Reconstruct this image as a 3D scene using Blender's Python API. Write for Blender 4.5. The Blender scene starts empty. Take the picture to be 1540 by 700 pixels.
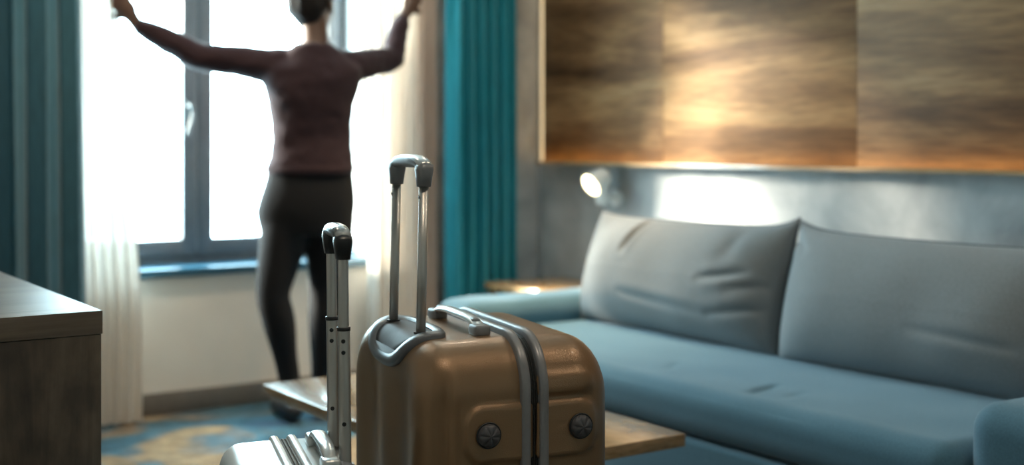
import bpy, bmesh, math, random
from mathutils import Vector, Matrix, noise as mnoise
random.seed(7)
PI = math.pi
S = bpy.context.scene
C = S.collection
R = math.radians

# ------------------------------------------------------------------ camera
YAW = R(34.0)                       # the camera looks 34 degrees to the right of the window wall's normal (+Y)
CAM_H = 1.05
cam = bpy.data.cameras.new('camera')
cam.sensor_width = 36.0
cam.lens = 1897.0 / 1540.0 * 36.0
cam.shift_y = -(350.0 - 215.0) / 1540.0
cam.clip_start = 0.05
cam.dof.use_dof = True
cam.dof.focus_distance = 2.13
cam.dof.aperture_fstop = 2.1
cam.dof.aperture_blades = 0
camo = bpy.data.objects.new('camera', cam)
camo.location = (0, 0, CAM_H)
camo.rotation_euler = (R(90), 0, -YAW)
C.objects.link(camo)
S.camera = camo
FWD = Vector((math.sin(YAW), math.cos(YAW), 0))
RGT = Vector((math.cos(YAW), -math.sin(YAW), 0))

# ------------------------------------------------------------------ world, sun, portal, exposure
world = bpy.data.worlds.new('world')
S.world = world
world.use_nodes = True
bg = world.node_tree.nodes['Background']
bg.inputs['Color'].default_value = (0.60, 0.87, 1.0, 1)
bg.inputs['Strength'].default_value = 27.0

sun = bpy.data.lights.new('sun', 'SUN')
sun.energy = 40.0
sun.angle = R(14.0)
sun.color = (1.0, 0.90, 0.76)
suno = bpy.data.objects.new('sun', sun)
sd = Vector((0.74, -0.67, -0.33)).normalized()
suno.rotation_euler = sd.to_track_quat('-Z', 'Y').to_euler()
suno.location = (-1.5, 8, 5)
C.objects.link(suno)

port = bpy.data.lights.new('window_portal', 'AREA')
port.shape = 'RECTANGLE'
port.size = 1.36
port.size_y = 1.62
port.cycles.is_portal = True
porto = bpy.data.objects.new('window_portal', port)
porto.location = (1.805, 5.10, 1.36)
porto.rotation_euler = (R(-90), 0, 0)
C.objects.link(porto)

S.view_settings.view_transform = 'Standard'
S.view_settings.look = 'None'
S.view_settings.gamma = 1.0
S.view_settings.use_curve_mapping = False
S.view_settings.exposure = 0.25


# ------------------------------------------------------------------ materials
MATS = {}


def new_mat(name):
    m = bpy.data.materials.new(name)
    m.use_nodes = True
    nt = m.node_tree
    b = nt.nodes['Principled BSDF']
    MATS[name] = m
    return m, nt, b


def N(nt, typ, **kw):
    n = nt.nodes.new(typ)
    for k, v in kw.items():
        setattr(n, k, v)
    return n


def ramp(nt, stops, interp='LINEAR'):
    r = N(nt, 'ShaderNodeValToRGB')
    cr = r.color_ramp
    cr.interpolation = interp
    while len(cr.elements) < len(stops):
        cr.elements.new(0.5)
    for e, (p, c) in zip(cr.elements, stops):
        e.position = p
        e.color = (c[0], c[1], c[2], 1)
    return r


def coords(nt, scale=(1, 1, 1), rnd=False):
    tc = N(nt, 'ShaderNodeTexCoord')
    mp = N(nt, 'ShaderNodeMapping')
    mp.inputs['Scale'].default_value = scale
    if rnd:
        oi = N(nt, 'ShaderNodeObjectInfo')
        mul = N(nt, 'ShaderNodeMath', operation='MULTIPLY')
        mul.inputs[1].default_value = 37.0
        nt.links.new(oi.outputs['Random'], mul.inputs[0])
        add = N(nt, 'ShaderNodeVectorMath', operation='ADD')
        nt.links.new(tc.outputs['Object'], add.inputs[0])
        nt.links.new(mul.outputs[0], add.inputs[1])
        nt.links.new(add.outputs[0], mp.inputs['Vector'])
    else:
        nt.links.new(tc.outputs['Object'], mp.inputs['Vector'])
    return mp


def plain(name, col, rough=0.5, metal=0.0, nscale=40.0, vary=0.12, bump=0.0, bscale=200.0, spec=0.5, sheen=0.0, coat=0.0, aniso=None):
    m, nt, b = new_mat(name)
    b.inputs['Roughness'].default_value = rough
    b.inputs['Metallic'].default_value = metal
    b.inputs['Specular IOR Level'].default_value = spec
    b.inputs['Sheen Weight'].default_value = sheen
    b.inputs['Coat Weight'].default_value = coat
    mp = coords(nt, aniso or (1, 1, 1))
    nz = N(nt, 'ShaderNodeTexNoise')
    nz.inputs['Scale'].default_value = nscale
    nz.inputs['Detail'].default_value = 4
    nt.links.new(mp.outputs[0], nz.inputs['Vector'])
    lo = [c * (1 - vary) for c in col]
    hi = [min(1, c * (1 + vary)) for c in col]
    rp = ramp(nt, [(0.3, lo), (0.7, hi)])
    nt.links.new(nz.outputs['Fac'], rp.inputs[0])
    nt.links.new(rp.outputs[0], b.inputs['Base Color'])
    if bump > 0:
        n2 = N(nt, 'ShaderNodeTexNoise')
        n2.inputs['Scale'].default_value = bscale
        n2.inputs['Detail'].default_value = 3
        nt.links.new(mp.outputs[0], n2.inputs['Vector'])
        bp = N(nt, 'ShaderNodeBump')
        bp.inputs['Strength'].default_value = bump
        bp.inputs['Distance'].default_value = 0.002
        nt.links.new(n2.outputs['Fac'], bp.inputs['Height'])
        nt.links.new(bp.outputs[0], b.inputs['Normal'])
    return m


def fabric(name, col, rough=0.9, vary=0.18, weave=700.0, bump=0.25, sheen=0.25):
    """woven cloth: two crossed wave bands give the weave, noise the mottled yarn colour"""
    m, nt, b = new_mat(name)
    b.inputs['Roughness'].default_value = rough
    b.inputs['Specular IOR Level'].default_value = 0.2
    b.inputs['Sheen Weight'].default_value = sheen
    mp = coords(nt)
    nz = N(nt, 'ShaderNodeTexNoise')
    nz.inputs['Scale'].default_value = weave * 0.35
    nz.inputs['Detail'].default_value = 5
    nz.inputs['Roughness'].default_value = 0.7
    nt.links.new(mp.outputs[0], nz.inputs['Vector'])
    rp = ramp(nt, [(0.3, [c * (1 - vary) for c in col]), (0.7, [min(1, c * (1 + vary)) for c in col])])
    nt.links.new(nz.outputs['Fac'], rp.inputs[0])
    nt.links.new(rp.outputs[0], b.inputs['Base Color'])
    bp = N(nt, 'ShaderNodeBump')
    bp.inputs['Strength'].default_value = bump
    bp.inputs['Distance'].default_value = 0.0015
    nt.links.new(nz.outputs['Fac'], bp.inputs['Height'])
    nt.links.new(bp.outputs[0], b.inputs['Normal'])
    return m


def wood(name, stops, scale=(1.0, 7.0, 7.0), rough=0.4, spec=0.5, dist=1.2, base=1.6, streak=0.35, rnd=True):
    m, nt, b = new_mat(name)
    b.inputs['Roughness'].default_value = rough
    b.inputs['Specular IOR Level'].default_value = spec
    mp = coords(nt, scale, rnd)
    n1 = N(nt, 'ShaderNodeTexNoise')
    n1.inputs['Scale'].default_value = base
    n1.inputs['Detail'].default_value = 9
    n1.inputs['Roughness'].default_value = 0.62
    n1.inputs['Distortion'].default_value = dist
    nt.links.new(mp.outputs[0], n1.inputs['Vector'])
    rp = ramp(nt, stops)
    nt.links.new(n1.outputs['Fac'], rp.inputs[0])
    mp2 = coords(nt, (scale[0] * 1.5, scale[1] * 9, scale[2] * 9), rnd)
    n2 = N(nt, 'ShaderNodeTexNoise')
    n2.inputs['Scale'].default_value = 2.0
    n2.inputs['Detail'].default_value = 5
    nt.links.new(mp2.outputs[0], n2.inputs['Vector'])
    r2 = ramp(nt, [(0.35, (1 - streak,) * 3), (0.62, (1, 1, 1))])
    nt.links.new(n2.outputs['Fac'], r2.inputs[0])
    mx = N(nt, 'ShaderNodeMix', data_type='RGBA', blend_type='MULTIPLY')
    mx.inputs[0].default_value = 1.0
    nt.links.new(rp.outputs[0], mx.inputs[6])
    nt.links.new(r2.outputs[0], mx.inputs[7])
    nt.links.new(mx.outputs[2], b.inputs['Base Color'])
    bp = N(nt, 'ShaderNodeBump')
    bp.inputs['Strength'].default_value = 0.12
    bp.inputs['Distance'].default_value = 0.002
    nt.links.new(n2.outputs['Fac'], bp.inputs['Height'])
    nt.links.new(bp.outputs[0], b.inputs['Normal'])
    return m


def emit(name, col, strength):
    m, nt, b = new_mat(name)
    b.inputs['Base Color'].default_value = (0.8, 0.75, 0.6, 1)
    b.inputs['Emission Color'].default_value = (*col, 1)
    b.inputs['Emission Strength'].default_value = strength
    return m


def concrete(name, a, c, rough=0.55):
    m, nt, b = new_mat(name)
    b.inputs['Roughness'].default_value = rough
    b.inputs['Specular IOR Level'].default_value = 0.35
    mp = coords(nt)
    n1 = N(nt, 'ShaderNodeTexNoise')
    n1.inputs['Scale'].default_value = 2.6
    n1.inputs['Detail'].default_value = 10
    n1.inputs['Roughness'].default_value = 0.65
    n1.inputs['Distortion'].default_value = 0.6
    nt.links.new(mp.outputs[0], n1.inputs['Vector'])
    rp = ramp(nt, [(0.32, a), (0.68, c)])
    nt.links.new(n1.outputs['Fac'], rp.inputs[0])
    nt.links.new(rp.outputs[0], b.inputs['Base Color'])
    bp = N(nt, 'ShaderNodeBump')
    bp.inputs['Strength'].default_value = 0.15
    bp.inputs['Distance'].default_value = 0.003
    nt.links.new(n1.outputs['Fac'], bp.inputs['Height'])
    nt.links.new(bp.outputs[0], b.inputs['Normal'])
    return m


def cloth_sheer(name, col, transp=0.45):
    m, nt, b = new_mat(name)
    nt.nodes.remove(b)
    out = nt.nodes['Material Output']
    tr = N(nt, 'ShaderNodeBsdfTransparent')
    tl = N(nt, 'ShaderNodeBsdfTranslucent')
    df = N(nt, 'ShaderNodeBsdfDiffuse')
    mp = coords(nt, (1, 1, 0.2))
    nz = N(nt, 'ShaderNodeTexNoise')
    nz.inputs['Scale'].default_value = 90
    nt.links.new(mp.outputs[0], nz.inputs['Vector'])
    rp = ramp(nt, [(0.3, [c * 0.93 for c in col]), (0.7, col)])
    nt.links.new(nz.outputs['Fac'], rp.inputs[0])
    nt.links.new(rp.outputs[0], tl.inputs['Color'])
    nt.links.new(rp.outputs[0], df.inputs['Color'])
    m1 = N(nt, 'ShaderNodeMixShader')
    m1.inputs[0].default_value = 0.13
    nt.links.new(df.outputs[0], m1.inputs[1])
    nt.links.new(tl.outputs[0], m1.inputs[2])
    m2 = N(nt, 'ShaderNodeMixShader')
    m2.inputs[0].default_value = 1 - transp
    nt.links.new(tr.outputs[0], m2.inputs[1])
    nt.links.new(m1.outputs[0], m2.inputs[2])
    nt.links.new(m2.outputs[0], out.inputs['Surface'])
    return m


def cloth_drape(name, col, trans=0.2):
    m, nt, b = new_mat(name)
    out = nt.nodes['Material Output']
    b.inputs['Roughness'].default_value = 0.75
    b.inputs['Sheen Weight'].default_value = 0.3
    b.inputs['Specular IOR Level'].default_value = 0.25
    mp = coords(nt, (1, 1, 0.08))
    nz = N(nt, 'ShaderNodeTexNoise')
    nz.inputs['Scale'].default_value = 160
    nz.inputs['Detail'].default_value = 4
    nt.links.new(mp.outputs[0], nz.inputs['Vector'])
    rp = ramp(nt, [(0.3, [c * 0.85 for c in col]), (0.7, [min(1, c * 1.15) for c in col])])
    nt.links.new(nz.outputs['Fac'], rp.inputs[0])
    nt.links.new(rp.outputs[0], b.inputs['Base Color'])
    tl = N(nt, 'ShaderNodeBsdfTranslucent')
    nt.links.new(rp.outputs[0], tl.inputs['Color'])
    mx = N(nt, 'ShaderNodeMixShader')
    mx.inputs[0].default_value = trans
    nt.links.new(b.outputs[0], mx.inputs[1])
    nt.links.new(tl.outputs[0], mx.inputs[2])
    nt.links.new(mx.outputs[0], out.inputs['Surface'])
    return m


def glass_pane(name):
    m, nt, b = new_mat(name)
    nt.nodes.remove(b)
    out = nt.nodes['Material Output']
    tr = N(nt, 'ShaderNodeBsdfTransparent')
    tr.inputs['Color'].default_value = (0.97, 0.99, 0.98, 1)
    gl = N(nt, 'ShaderNodeBsdfGlossy')
    gl.inputs['Roughness'].default_value = 0.02
    fr = N(nt, 'ShaderNodeFresnel')
    fr.inputs['IOR'].default_value = 1.45
    mx = N(nt, 'ShaderNodeMixShader')
    ge = N(nt, 'ShaderNodeNewGeometry')
    inv = N(nt, 'ShaderNodeMath', operation='SUBTRACT')      # reflect on the outer face only: no total internal reflection in a thin pane
    inv.inputs[0].default_value = 1.0
    nt.links.new(ge.outputs['Backfacing'], inv.inputs[1])
    ml = N(nt, 'ShaderNodeMath', operation='MULTIPLY')
    nt.links.new(fr.outputs[0], ml.inputs[0])
    nt.links.new(inv.outputs[0], ml.inputs[1])
    nt.links.new(ml.outputs[0], mx.inputs[0])
    nt.links.new(tr.outputs[0], mx.inputs[1])
    nt.links.new(gl.outputs[0], mx.inputs[2])
    nt.links.new(mx.outputs[0], out.inputs['Surface'])
    return m


def carpet(name):
    m, nt, b = new_mat(name)
    b.inputs['Roughness'].default_value = 0.95
    b.inputs['Specular IOR Level'].default_value = 0.1
    b.inputs['Sheen Weight'].default_value = 0.2
    mp = coords(nt, (1, 1, 1))
    n1 = N(nt, 'ShaderNodeTexNoise')
    n1.inputs['Scale'].default_value = 1.9
    n1.inputs['Detail'].default_value = 3
    n1.inputs['Distortion'].default_value = 1.5
    nt.links.new(mp.outputs[0], n1.inputs['Vector'])
    rp = ramp(nt, [(0.30, (0.015, 0.05, 0.09)), (0.44, (0.035, 0.125, 0.175)), (0.50, (0.11, 0.14, 0.155)),
                   (0.56, (0.25, 0.17, 0.09)), (0.68, (0.33, 0.24, 0.14))])
    nt.links.new(n1.outputs['Fac'], rp.inputs[0])
    n2 = N(nt, 'ShaderNodeTexNoise')
    n2.inputs['Scale'].default_value = 14
    n2.inputs['Detail'].default_value = 6
    nt.links.new(mp.outputs[0], n2.inputs['Vector'])
    r2 = ramp(nt, [(0.35, (0.6, 0.6, 0.6)), (0.65, (1.15, 1.15, 1.15))])
    nt.links.new(n2.outputs['Fac'], r2.inputs[0])
    mx = N(nt, 'ShaderNodeMix', data_type='RGBA', blend_type='MULTIPLY')
    mx.inputs[0].default_value = 1
    nt.links.new(rp.outputs[0], mx.inputs[6])
    nt.links.new(r2.outputs[0], mx.inputs[7])
    nt.links.new(mx.outputs[2], b.inputs['Base Color'])
    n3 = N(nt, 'ShaderNodeTexNoise')
    n3.inputs['Scale'].default_value = 400
    nt.links.new(mp.outputs[0], n3.inputs['Vector'])
    bp = N(nt, 'ShaderNodeBump')
    bp.inputs['Strength'].default_value = 0.5
    bp.inputs['Distance'].default_value = 0.004
    nt.links.new(n3.outputs['Fac'], bp.inputs['Height'])
    nt.links.new(bp.outputs[0], b.inputs['Normal'])
    return m


M = {}
M['carpet'] = carpet('carpet')
M['concrete'] = concrete('grey_plaster', (0.25, 0.255, 0.26), (0.52, 0.525, 0.52))
M['white_wall'] = plain('cream_wall', (0.82, 0.77, 0.70), 0.7, nscale=6, vary=0.03, bump=0.1, bscale=120)
M['ceiling'] = plain('ceiling_paint', (0.78, 0.77, 0.74), 0.8, nscale=5, vary=0.02)
M['skirting'] = plain('skirting', (0.17, 0.15, 0.13), 0.5, nscale=20, vary=0.1)
M['frame'] = plain('window_frame', (0.095, 0.110, 0.125), 0.35, nscale=20, vary=0.06)
M['reveal'] = plain('window_reveal', (0.80, 0.81, 0.81), 0.6, nscale=10, vary=0.02)
M['sill'] = plain('window_sill', (0.035, 0.11, 0.17), 0.22, nscale=15, vary=0.08)
M['glass'] = glass_pane('window_glass')
M['handle_grey'] = plain('handle_grey', (0.05, 0.07, 0.08), 0.5, 0.0, nscale=60, vary=0.05)
M['chrome'] = plain('satin_metal', (0.62, 0.64, 0.65), 0.3, 1.0, nscale=60, vary=0.04)
M['panel'] = wood('panel_wood', [(0.30, (0.062, 0.030, 0.012)), (0.45, (0.165, 0.088, 0.038)), (0.57, (0.300, 0.178, 0.082)), (0.70, (0.43, 0.285, 0.145))],
                  (3.6, 0.42, 3.6), 0.6, spec=0.25, base=1.2, dist=0.7, streak=0.3)
M['cabinet'] = wood('cabinet_wood', [(0.32, (0.034, 0.024, 0.017)), (0.5, (0.085, 0.062, 0.042)), (0.68, (0.14, 0.105, 0.072))],
                    (7.0, 7.0, 0.7), 0.5, base=1.5, dist=1.3, streak=0.5)
M['cabinet_top'] = wood('cabinet_top_wood', [(0.3, (0.085, 0.062, 0.043)), (0.5, (0.155, 0.115, 0.080)), (0.72, (0.22, 0.17, 0.12))],
                        (0.8, 7.0, 7.0), 0.36, base=1.3, dist=1.1)
M['oak'] = wood('table_oak', [(0.3, (0.30, 0.18, 0.08)), (0.5, (0.46, 0.29, 0.14)), (0.72, (0.56, 0.38, 0.20))],
                (7.0, 0.7, 7.0), 0.22, spec=0.65, base=0.9, dist=0.4)
M['oak'].node_tree.nodes['Principled BSDF'].inputs['Coat Weight'].default_value = 0.6
M['oak'].node_tree.nodes['Principled BSDF'].inputs['Coat Roughness'].default_value = 0.12
M['oak_dark'] = wood('table_edge', [(0.3, (0.10, 0.062, 0.035)), (0.5, (0.17, 0.105, 0.06)), (0.72, (0.24, 0.155, 0.09))],
                     (7.0, 0.7, 7.0), 0.5, base=1.2, dist=1.0)
M['sofa'] = fabric('sofa_fabric', (0.078, 0.180, 0.250), sheen=0.3)
M['cushion'] = fabric('cushion_fabric', (0.205, 0.222, 0.232), sheen=0.3)
M['piping'] = fabric('piping_fabric', (0.10, 0.12, 0.135), sheen=0.2)
M['sheer'] = cloth_sheer('sheer_voile', (0.84, 0.78, 0.71), 0.02)
M['shaded_fold'] = cloth_drape('shaded_sheer', (0.62, 0.48, 0.39), 0.25)  # fold of the sheer, its shade put into the beige colour
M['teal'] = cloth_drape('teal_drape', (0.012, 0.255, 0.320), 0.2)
M['teal_dim'] = cloth_drape('teal_drape_hazed', (0.045, 0.150, 0.205), 0.12)  # same teal cloth, dulled by haze put into its colour
M['gold'] = plain('gold_shell', (0.300, 0.178, 0.092), 0.34, 0.45, nscale=12, vary=0.05, bump=0.22, bscale=620, spec=0.6, coat=0.08)
M['gold_feet'] = plain('grey_rubber', (0.085, 0.082, 0.088), 0.5, 0.1, nscale=60, vary=0.08)
M['grey_plastic'] = plain('grey_plastic', (0.24, 0.245, 0.255), 0.40, 0.2, nscale=80, vary=0.05)
M['bezel_grey'] = plain('bezel_grey', (0.13, 0.135, 0.145), 0.36, 0.2, nscale=80, vary=0.05)
M['well_grey'] = plain('well_grey', (0.10, 0.10, 0.105), 0.6, 0.0, nscale=80, vary=0.08)
M['silver_plastic'] = plain('silver_plastic', (0.62, 0.64, 0.64), 0.30, 0.7, nscale=80, vary=0.04)
M['rim_grey'] = plain('zipper_rim', (0.27, 0.265, 0.27), 0.36, 0.3, nscale=80, vary=0.05)
M['zip_black'] = plain('zipper_tape', (0.028, 0.029, 0.028), 0.6, nscale=300, vary=0.25, bump=0.6, bscale=900)
M['black_plastic'] = plain('black_plastic', (0.018, 0.019, 0.021), 0.32, nscale=60, vary=0.1)
M['film_grey'] = plain('film_grey', (0.30, 0.31, 0.31), 0.14, 0.2, nscale=70, vary=0.6, bump=0.5, bscale=120)
M['alu'] = plain('brushed_aluminium', (0.58, 0.565, 0.535), 0.38, 0.85, nscale=50, vary=0.05, aniso=(4, 4, 0.1))
M['white_shell'] = plain('white_shell', (0.80, 0.80, 0.77), 0.32, 0.0, nscale=12, vary=0.03, bump=0.08, bscale=500, coat=0.2)
M['white_rim'] = plain('white_rim', (0.74, 0.76, 0.75), 0.3, 0.0, nscale=12, vary=0.03, coat=0.2)
M['zip_brown'] = plain('brown_zipper_tape', (0.20, 0.17, 0.135), 0.7, nscale=300, vary=0.2, bump=0.5, bscale=900)
M['white_metal'] = plain('white_lacquer', (0.80, 0.80, 0.78), 0.35, nscale=20, vary=0.02)
M['lamp_lens'] = emit('lamp_lens', (1.0, 0.86, 0.48), 9.0)
M['led'] = emit('led_strip', (1.0, 0.50, 0.07), 7.0)
M['led_side'] = emit('led_side', (1.0, 0.70, 0.36), 0.75)
M['fill_light'] = emit('fill_light_lens', (1.0, 0.82, 0.62), 85.0)  # unseen ceiling lights, added as warm fill
M['skin'] = plain('skin', (0.095, 0.050, 0.032), 0.5, nscale=30, vary=0.06)
M['hair'] = plain('hair', (0.014, 0.011, 0.010), 0.65, spec=0.2, nscale=60, vary=0.3, bump=0.6, bscale=250, aniso=(1, 1, 0.2))
M['sweater'] = fabric('plum_knit', (0.030, 0.016, 0.020), weave=420, bump=0.4, sheen=0.1)
M['leggings'] = fabric('black_leggings', (0.009, 0.010, 0.012), weave=600, bump=0.15, sheen=0.05)
M['shoe'] = plain('black_shoe', (0.014, 0.013, 0.014), 0.5, nscale=40, vary=0.1)
M['eye'] = plain('eye_white', (0.75, 0.72, 0.68), 0.2, nscale=10, vary=0.02)
M['lips'] = plain('lips', (0.26, 0.085, 0.07), 0.45, nscale=40, vary=0.05)


# ------------------------------------------------------------------ mesh helpers
def link(name, me, mat=None, parent=None, smooth=True, loc=None, rotz=0.0):
    o = bpy.data.objects.new(name, me)
    C.objects.link(o)
    if mat is not None:
        me.materials.clear()
        me.materials.append(mat)
    if smooth:
        for p in me.polygons:
            p.use_smooth = True
    if parent is not None:
        o.parent = parent
    if loc is not None:
        o.location = loc
    if rotz:
        o.rotation_euler = (0, 0, rotz)
    return o


def from_bm(name, bm, mat=None, parent=None, smooth=True, **kw):
    bmesh.ops.recalc_face_normals(bm, faces=bm.faces)
    me = bpy.data.meshes.new(name)
    bm.to_mesh(me)
    bm.free()
    return link(name, me, mat, parent, smooth, **kw)


def sharp(o, ang=35):
    """smooth by angle without operators"""
    me = o.data
    bm = bmesh.new()
    bm.from_mesh(me)
    for e in bm.edges:
        if len(e.link_faces) == 2:
            e.smooth = e.calc_face_angle(0) < R(ang)
    bm.to_mesh(me)
    bm.free()
    return o


def empty(name, loc=(0, 0, 0), rotz=0.0):
    o = bpy.data.objects.new(name, None)
    o.empty_display_size = 0.1
    o.location = loc
    o.rotation_euler = (0, 0, rotz)
    C.objects.link(o)
    return o


def tag(o, label=None, cat=None, group=None, kind=None):
    if label:
        o['label'] = label
    if cat:
        o['category'] = cat
    if group:
        o['group'] = group
    if kind:
        o['kind'] = kind
    return o


def add_box(bm, lo, hi, bevel=0.0, seg=2):
    vs = [bm.verts.new((x, y, z)) for x in (lo[0], hi[0]) for y in (lo[1], hi[1]) for z in (lo[2], hi[2])]
    fs = [(0, 1, 3, 2), (4, 6, 7, 5), (0, 4, 5, 1), (2, 3, 7, 6), (0, 2, 6, 4), (1, 5, 7, 3)]
    faces = [bm.faces.new([vs[i] for i in f]) for f in fs]
    if bevel > 0:
        es = set()
        for f in faces:
            es.update(f.edges)
        bmesh.ops.bevel(bm, geom=list(es), offset=bevel, segments=seg, profile=0.5, affect='EDGES')


def box(name, lo, hi, mat, parent=None, bevel=0.0, seg=2, **kw):
    bm = bmesh.new()
    add_box(bm, lo, hi, bevel, seg)
    o = from_bm(name, bm, mat, parent, **kw)
    return sharp(o, 40)


def rbox(name, lo, hi, r, mat, parent=None, n=(20, 20, 10), k=5, disp=None, **kw):
    """dense rounded box, optionally displaced by disp(Vector) -> Vector"""
    lo, hi = Vector(lo), Vector(hi)
    ax = []
    for i in range(3):
        a = [lo[i] + r * math.sin(t / k * PI / 2) ** 1.0 * t / k for t in range(k)]
        a = [lo[i] + r * (1 - math.cos(t / k * PI / 2)) for t in range(k)]
        m = [lo[i] + r + (hi[i] - lo[i] - 2 * r) * t / n[i] for t in range(n[i] + 1)]
        b = [hi[i] - r * (1 - math.cos(t / k * PI / 2)) for t in range(k)][::-1]
        ax.append(a + m + b)
    bm = bmesh.new()
    vd = {}

    def V(i, j, l):
        key = (i, j, l)
        if key not in vd:
            p = Vector((ax[0][i], ax[1][j], ax[2][l]))
            c = Vector([min(max(p[q], lo[q] + r), hi[q] - r) for q in range(3)])
            d = p - c
            if d.length > 1e-9:
                p = c + d.normalized() * r
            vd[key] = bm.verts.new(p)
        return vd[key]
    nx, ny, nz = [len(a) - 1 for a in ax]
    for l in (0, nz):
        for i in range(nx):
            for j in range(ny):
                bm.faces.new((V(i, j, l), V(i + 1, j, l), V(i + 1, j + 1, l), V(i, j + 1, l)))
    for j in (0, ny):
        for i in range(nx):
            for l in range(nz):
                bm.faces.new((V(i, j, l), V(i + 1, j, l), V(i + 1, j, l + 1), V(i, j, l + 1)))
    for i in (0, nx):
        for j in range(ny):
            for l in range(nz):
                bm.faces.new((V(i, j, l), V(i, j + 1, l), V(i, j + 1, l + 1), V(i, j, l + 1)))
    bmesh.ops.remove_doubles(bm, verts=bm.verts, dist=1e-6)
    if disp:
        for v in bm.verts:
            v.co = disp(v.co.copy())
    return from_bm(name, bm, mat, parent, **kw)


def catmull(pts, n=8):
    """pts: list of tuples of any length -> smooth list"""
    out = []
    P = [pts[0]] + list(pts) + [pts[-1]]
    for i in range(1, len(P) - 2):
        p0, p1, p2, p3 = P[i - 1], P[i], P[i + 1], P[i + 2]
        for s in range(n):
            t = s / n
            out.append(tuple(0.5 * (2 * b + (c - a) * t + (2 * a - 5 * b + 4 * c - d) * t * t + (3 * b - a - 3 * c + d) * t ** 3)
                             for a, b, c, d in zip(p0, p1, p2, p3)))
    out.append(tuple(pts[-1]))
    return out


def add_loft(bm, rings, cap=True):
    vr = [[bm.verts.new(p) for p in ring] for ring in rings]
    n = len(rings[0])
    for a, b in zip(vr[:-1], vr[1:]):
        for i in range(n):
            bm.faces.new((a[i], a[(i + 1) % n], b[(i + 1) % n], b[i]))
    if cap:
        bm.faces.new(vr[0][::-1])
        bm.faces.new(vr[-1])
    return vr


def add_tube(bm, path, rad, n=12, ell=(1, 1), up=(0, 0, 1), closed=False, ends=True, dome=False):
    """tube along path; rad a number or list; ell stretches (side, up) directions"""
    path = [Vector(p) for p in path]
    L = len(path)
    rad = [rad] * L if not hasattr(rad, '__len__') else list(rad)
    rings = []
    up = Vector(up)
    prev = None
    frames = []
    for i, p in enumerate(path):
        if closed:
            t = path[(i + 1) % L] - path[i - 1]
        else:
            t = path[min(i + 1, L - 1)] - path[max(i - 1, 0)]
        t.normalize()
        if prev is None:
            s = t.cross(up)
            if s.length < 1e-4:
                s = t.cross(Vector((1, 0, 0)))
            s.normalize()
        else:
            s = prev - t * prev.dot(t)
            s.normalize()
        prev = s
        w = s.cross(t).normalized()
        frames.append((p, s, w, t))
    if dome and not closed:
        p, s, w, t = frames[0]
        pre = [(p - t * rad[0] * math.cos(a), s, w, rad[0] * math.sin(a)) for a in (0.12, 0.5, 1.0)]
        p, s, w, t = frames[-1]
        post = [(p + t * rad[-1] * math.cos(a), s, w, rad[-1] * math.sin(a)) for a in (1.0, 0.5, 0.12)]
    else:
        pre, post = [], []
    seq = pre + [(f[0], f[1], f[2], r) for f, r in zip(frames, rad)] + post
    for p, s, w, r in seq:
        rings.append([p + s * (math.cos(2 * PI * k / n) * r * ell[0]) + w * (math.sin(2 * PI * k / n) * r * ell[1]) for k in range(n)])
    if closed:
        vr = [[bm.verts.new(q) for q in ring] for ring in rings]
        for i in range(L):
            a, b = vr[i], vr[(i + 1) % L]
            for k in range(n):
                bm.faces.new((a[k], a[(k + 1) % n], b[(k + 1) % n], b[k]))
    else:
        add_loft(bm, rings, ends)


def tube(name, path, rad, mat, parent=None, **kw):
    bm = bmesh.new()
    add_tube(bm, path, rad, **kw)
    return from_bm(name, bm, mat, parent)


def add_lathe(bm, prof, origin=(0, 0, 0), axis=(0, 0, 1), n=24):
    """prof: list of (radius, height along axis)"""
    ax = Vector(axis).normalized()
    q = ax.to_track_quat('Z', 'Y')
    o = Vector(origin)
    rings = []
    for r, h in prof:
        r = max(r, 1e-4)
        rings.append([o + q @ Vector((r * math.cos(2 * PI * k / n), r * math.sin(2 * PI * k / n), h)) for k in range(n)])
    add_loft(bm, rings)


def lathe(name, prof, mat, parent=None, origin=(0, 0, 0), axis=(0, 0, 1), n=24):
    bm = bmesh.new()
    add_lathe(bm, prof, origin, axis, n)
    return sharp(from_bm(name, bm, mat, parent), 40)


def add_ellipsoid(bm, c, r, rot=None, n=20, m=12):
    c = Vector(c)
    rings = []
    for j in range(m + 1):
        a = -PI / 2 + PI * (j + 0.02) / (m + 0.04)
        ring = []
        for k in range(n):
            p = Vector((r[0] * math.cos(a) * math.cos(2 * PI * k / n), r[1] * math.cos(a) * math.sin(2 * PI * k / n), r[2] * math.sin(a)))
            if rot is not None:
                p = rot @ p
            ring.append(c + p)
        rings.append(ring)
    add_loft(bm, rings)


def smoothstep(a, b, x):
    t = min(1.0, max(0.0, (x - a) / (b - a)))
    return t * t * (3 - 2 * t)


def remeshed(name, bm, voxel, smooth_it, mat, parent, post=None):
    """fuse the overlapping closed shells of bm into one continuous surface"""
    bmesh.ops.recalc_face_normals(bm, faces=bm.faces)
    me = bpy.data.meshes.new(name + '_raw')
    bm.to_mesh(me)
    bm.free()
    t = bpy.data.objects.new(name + '_raw', me)
    C.objects.link(t)
    rm = t.modifiers.new('remesh', 'REMESH')
    rm.mode = 'VOXEL'
    rm.voxel_size = voxel
    sm = t.modifiers.new('smooth', 'SMOOTH')
    sm.iterations = smooth_it
    sm.factor = 0.5
    dg = bpy.context.evaluated_depsgraph_get()
    dg.update()
    me2 = bpy.data.meshes.new_from_object(t.evaluated_get(dg))
    bpy.data.objects.remove(t)
    bpy.data.meshes.remove(me)
    me2.name = name
    if post:
        for v in me2.vertices:
            v.co = post(v.co.copy(), v.normal.copy())
    return link(name, me2, mat, parent)


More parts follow.
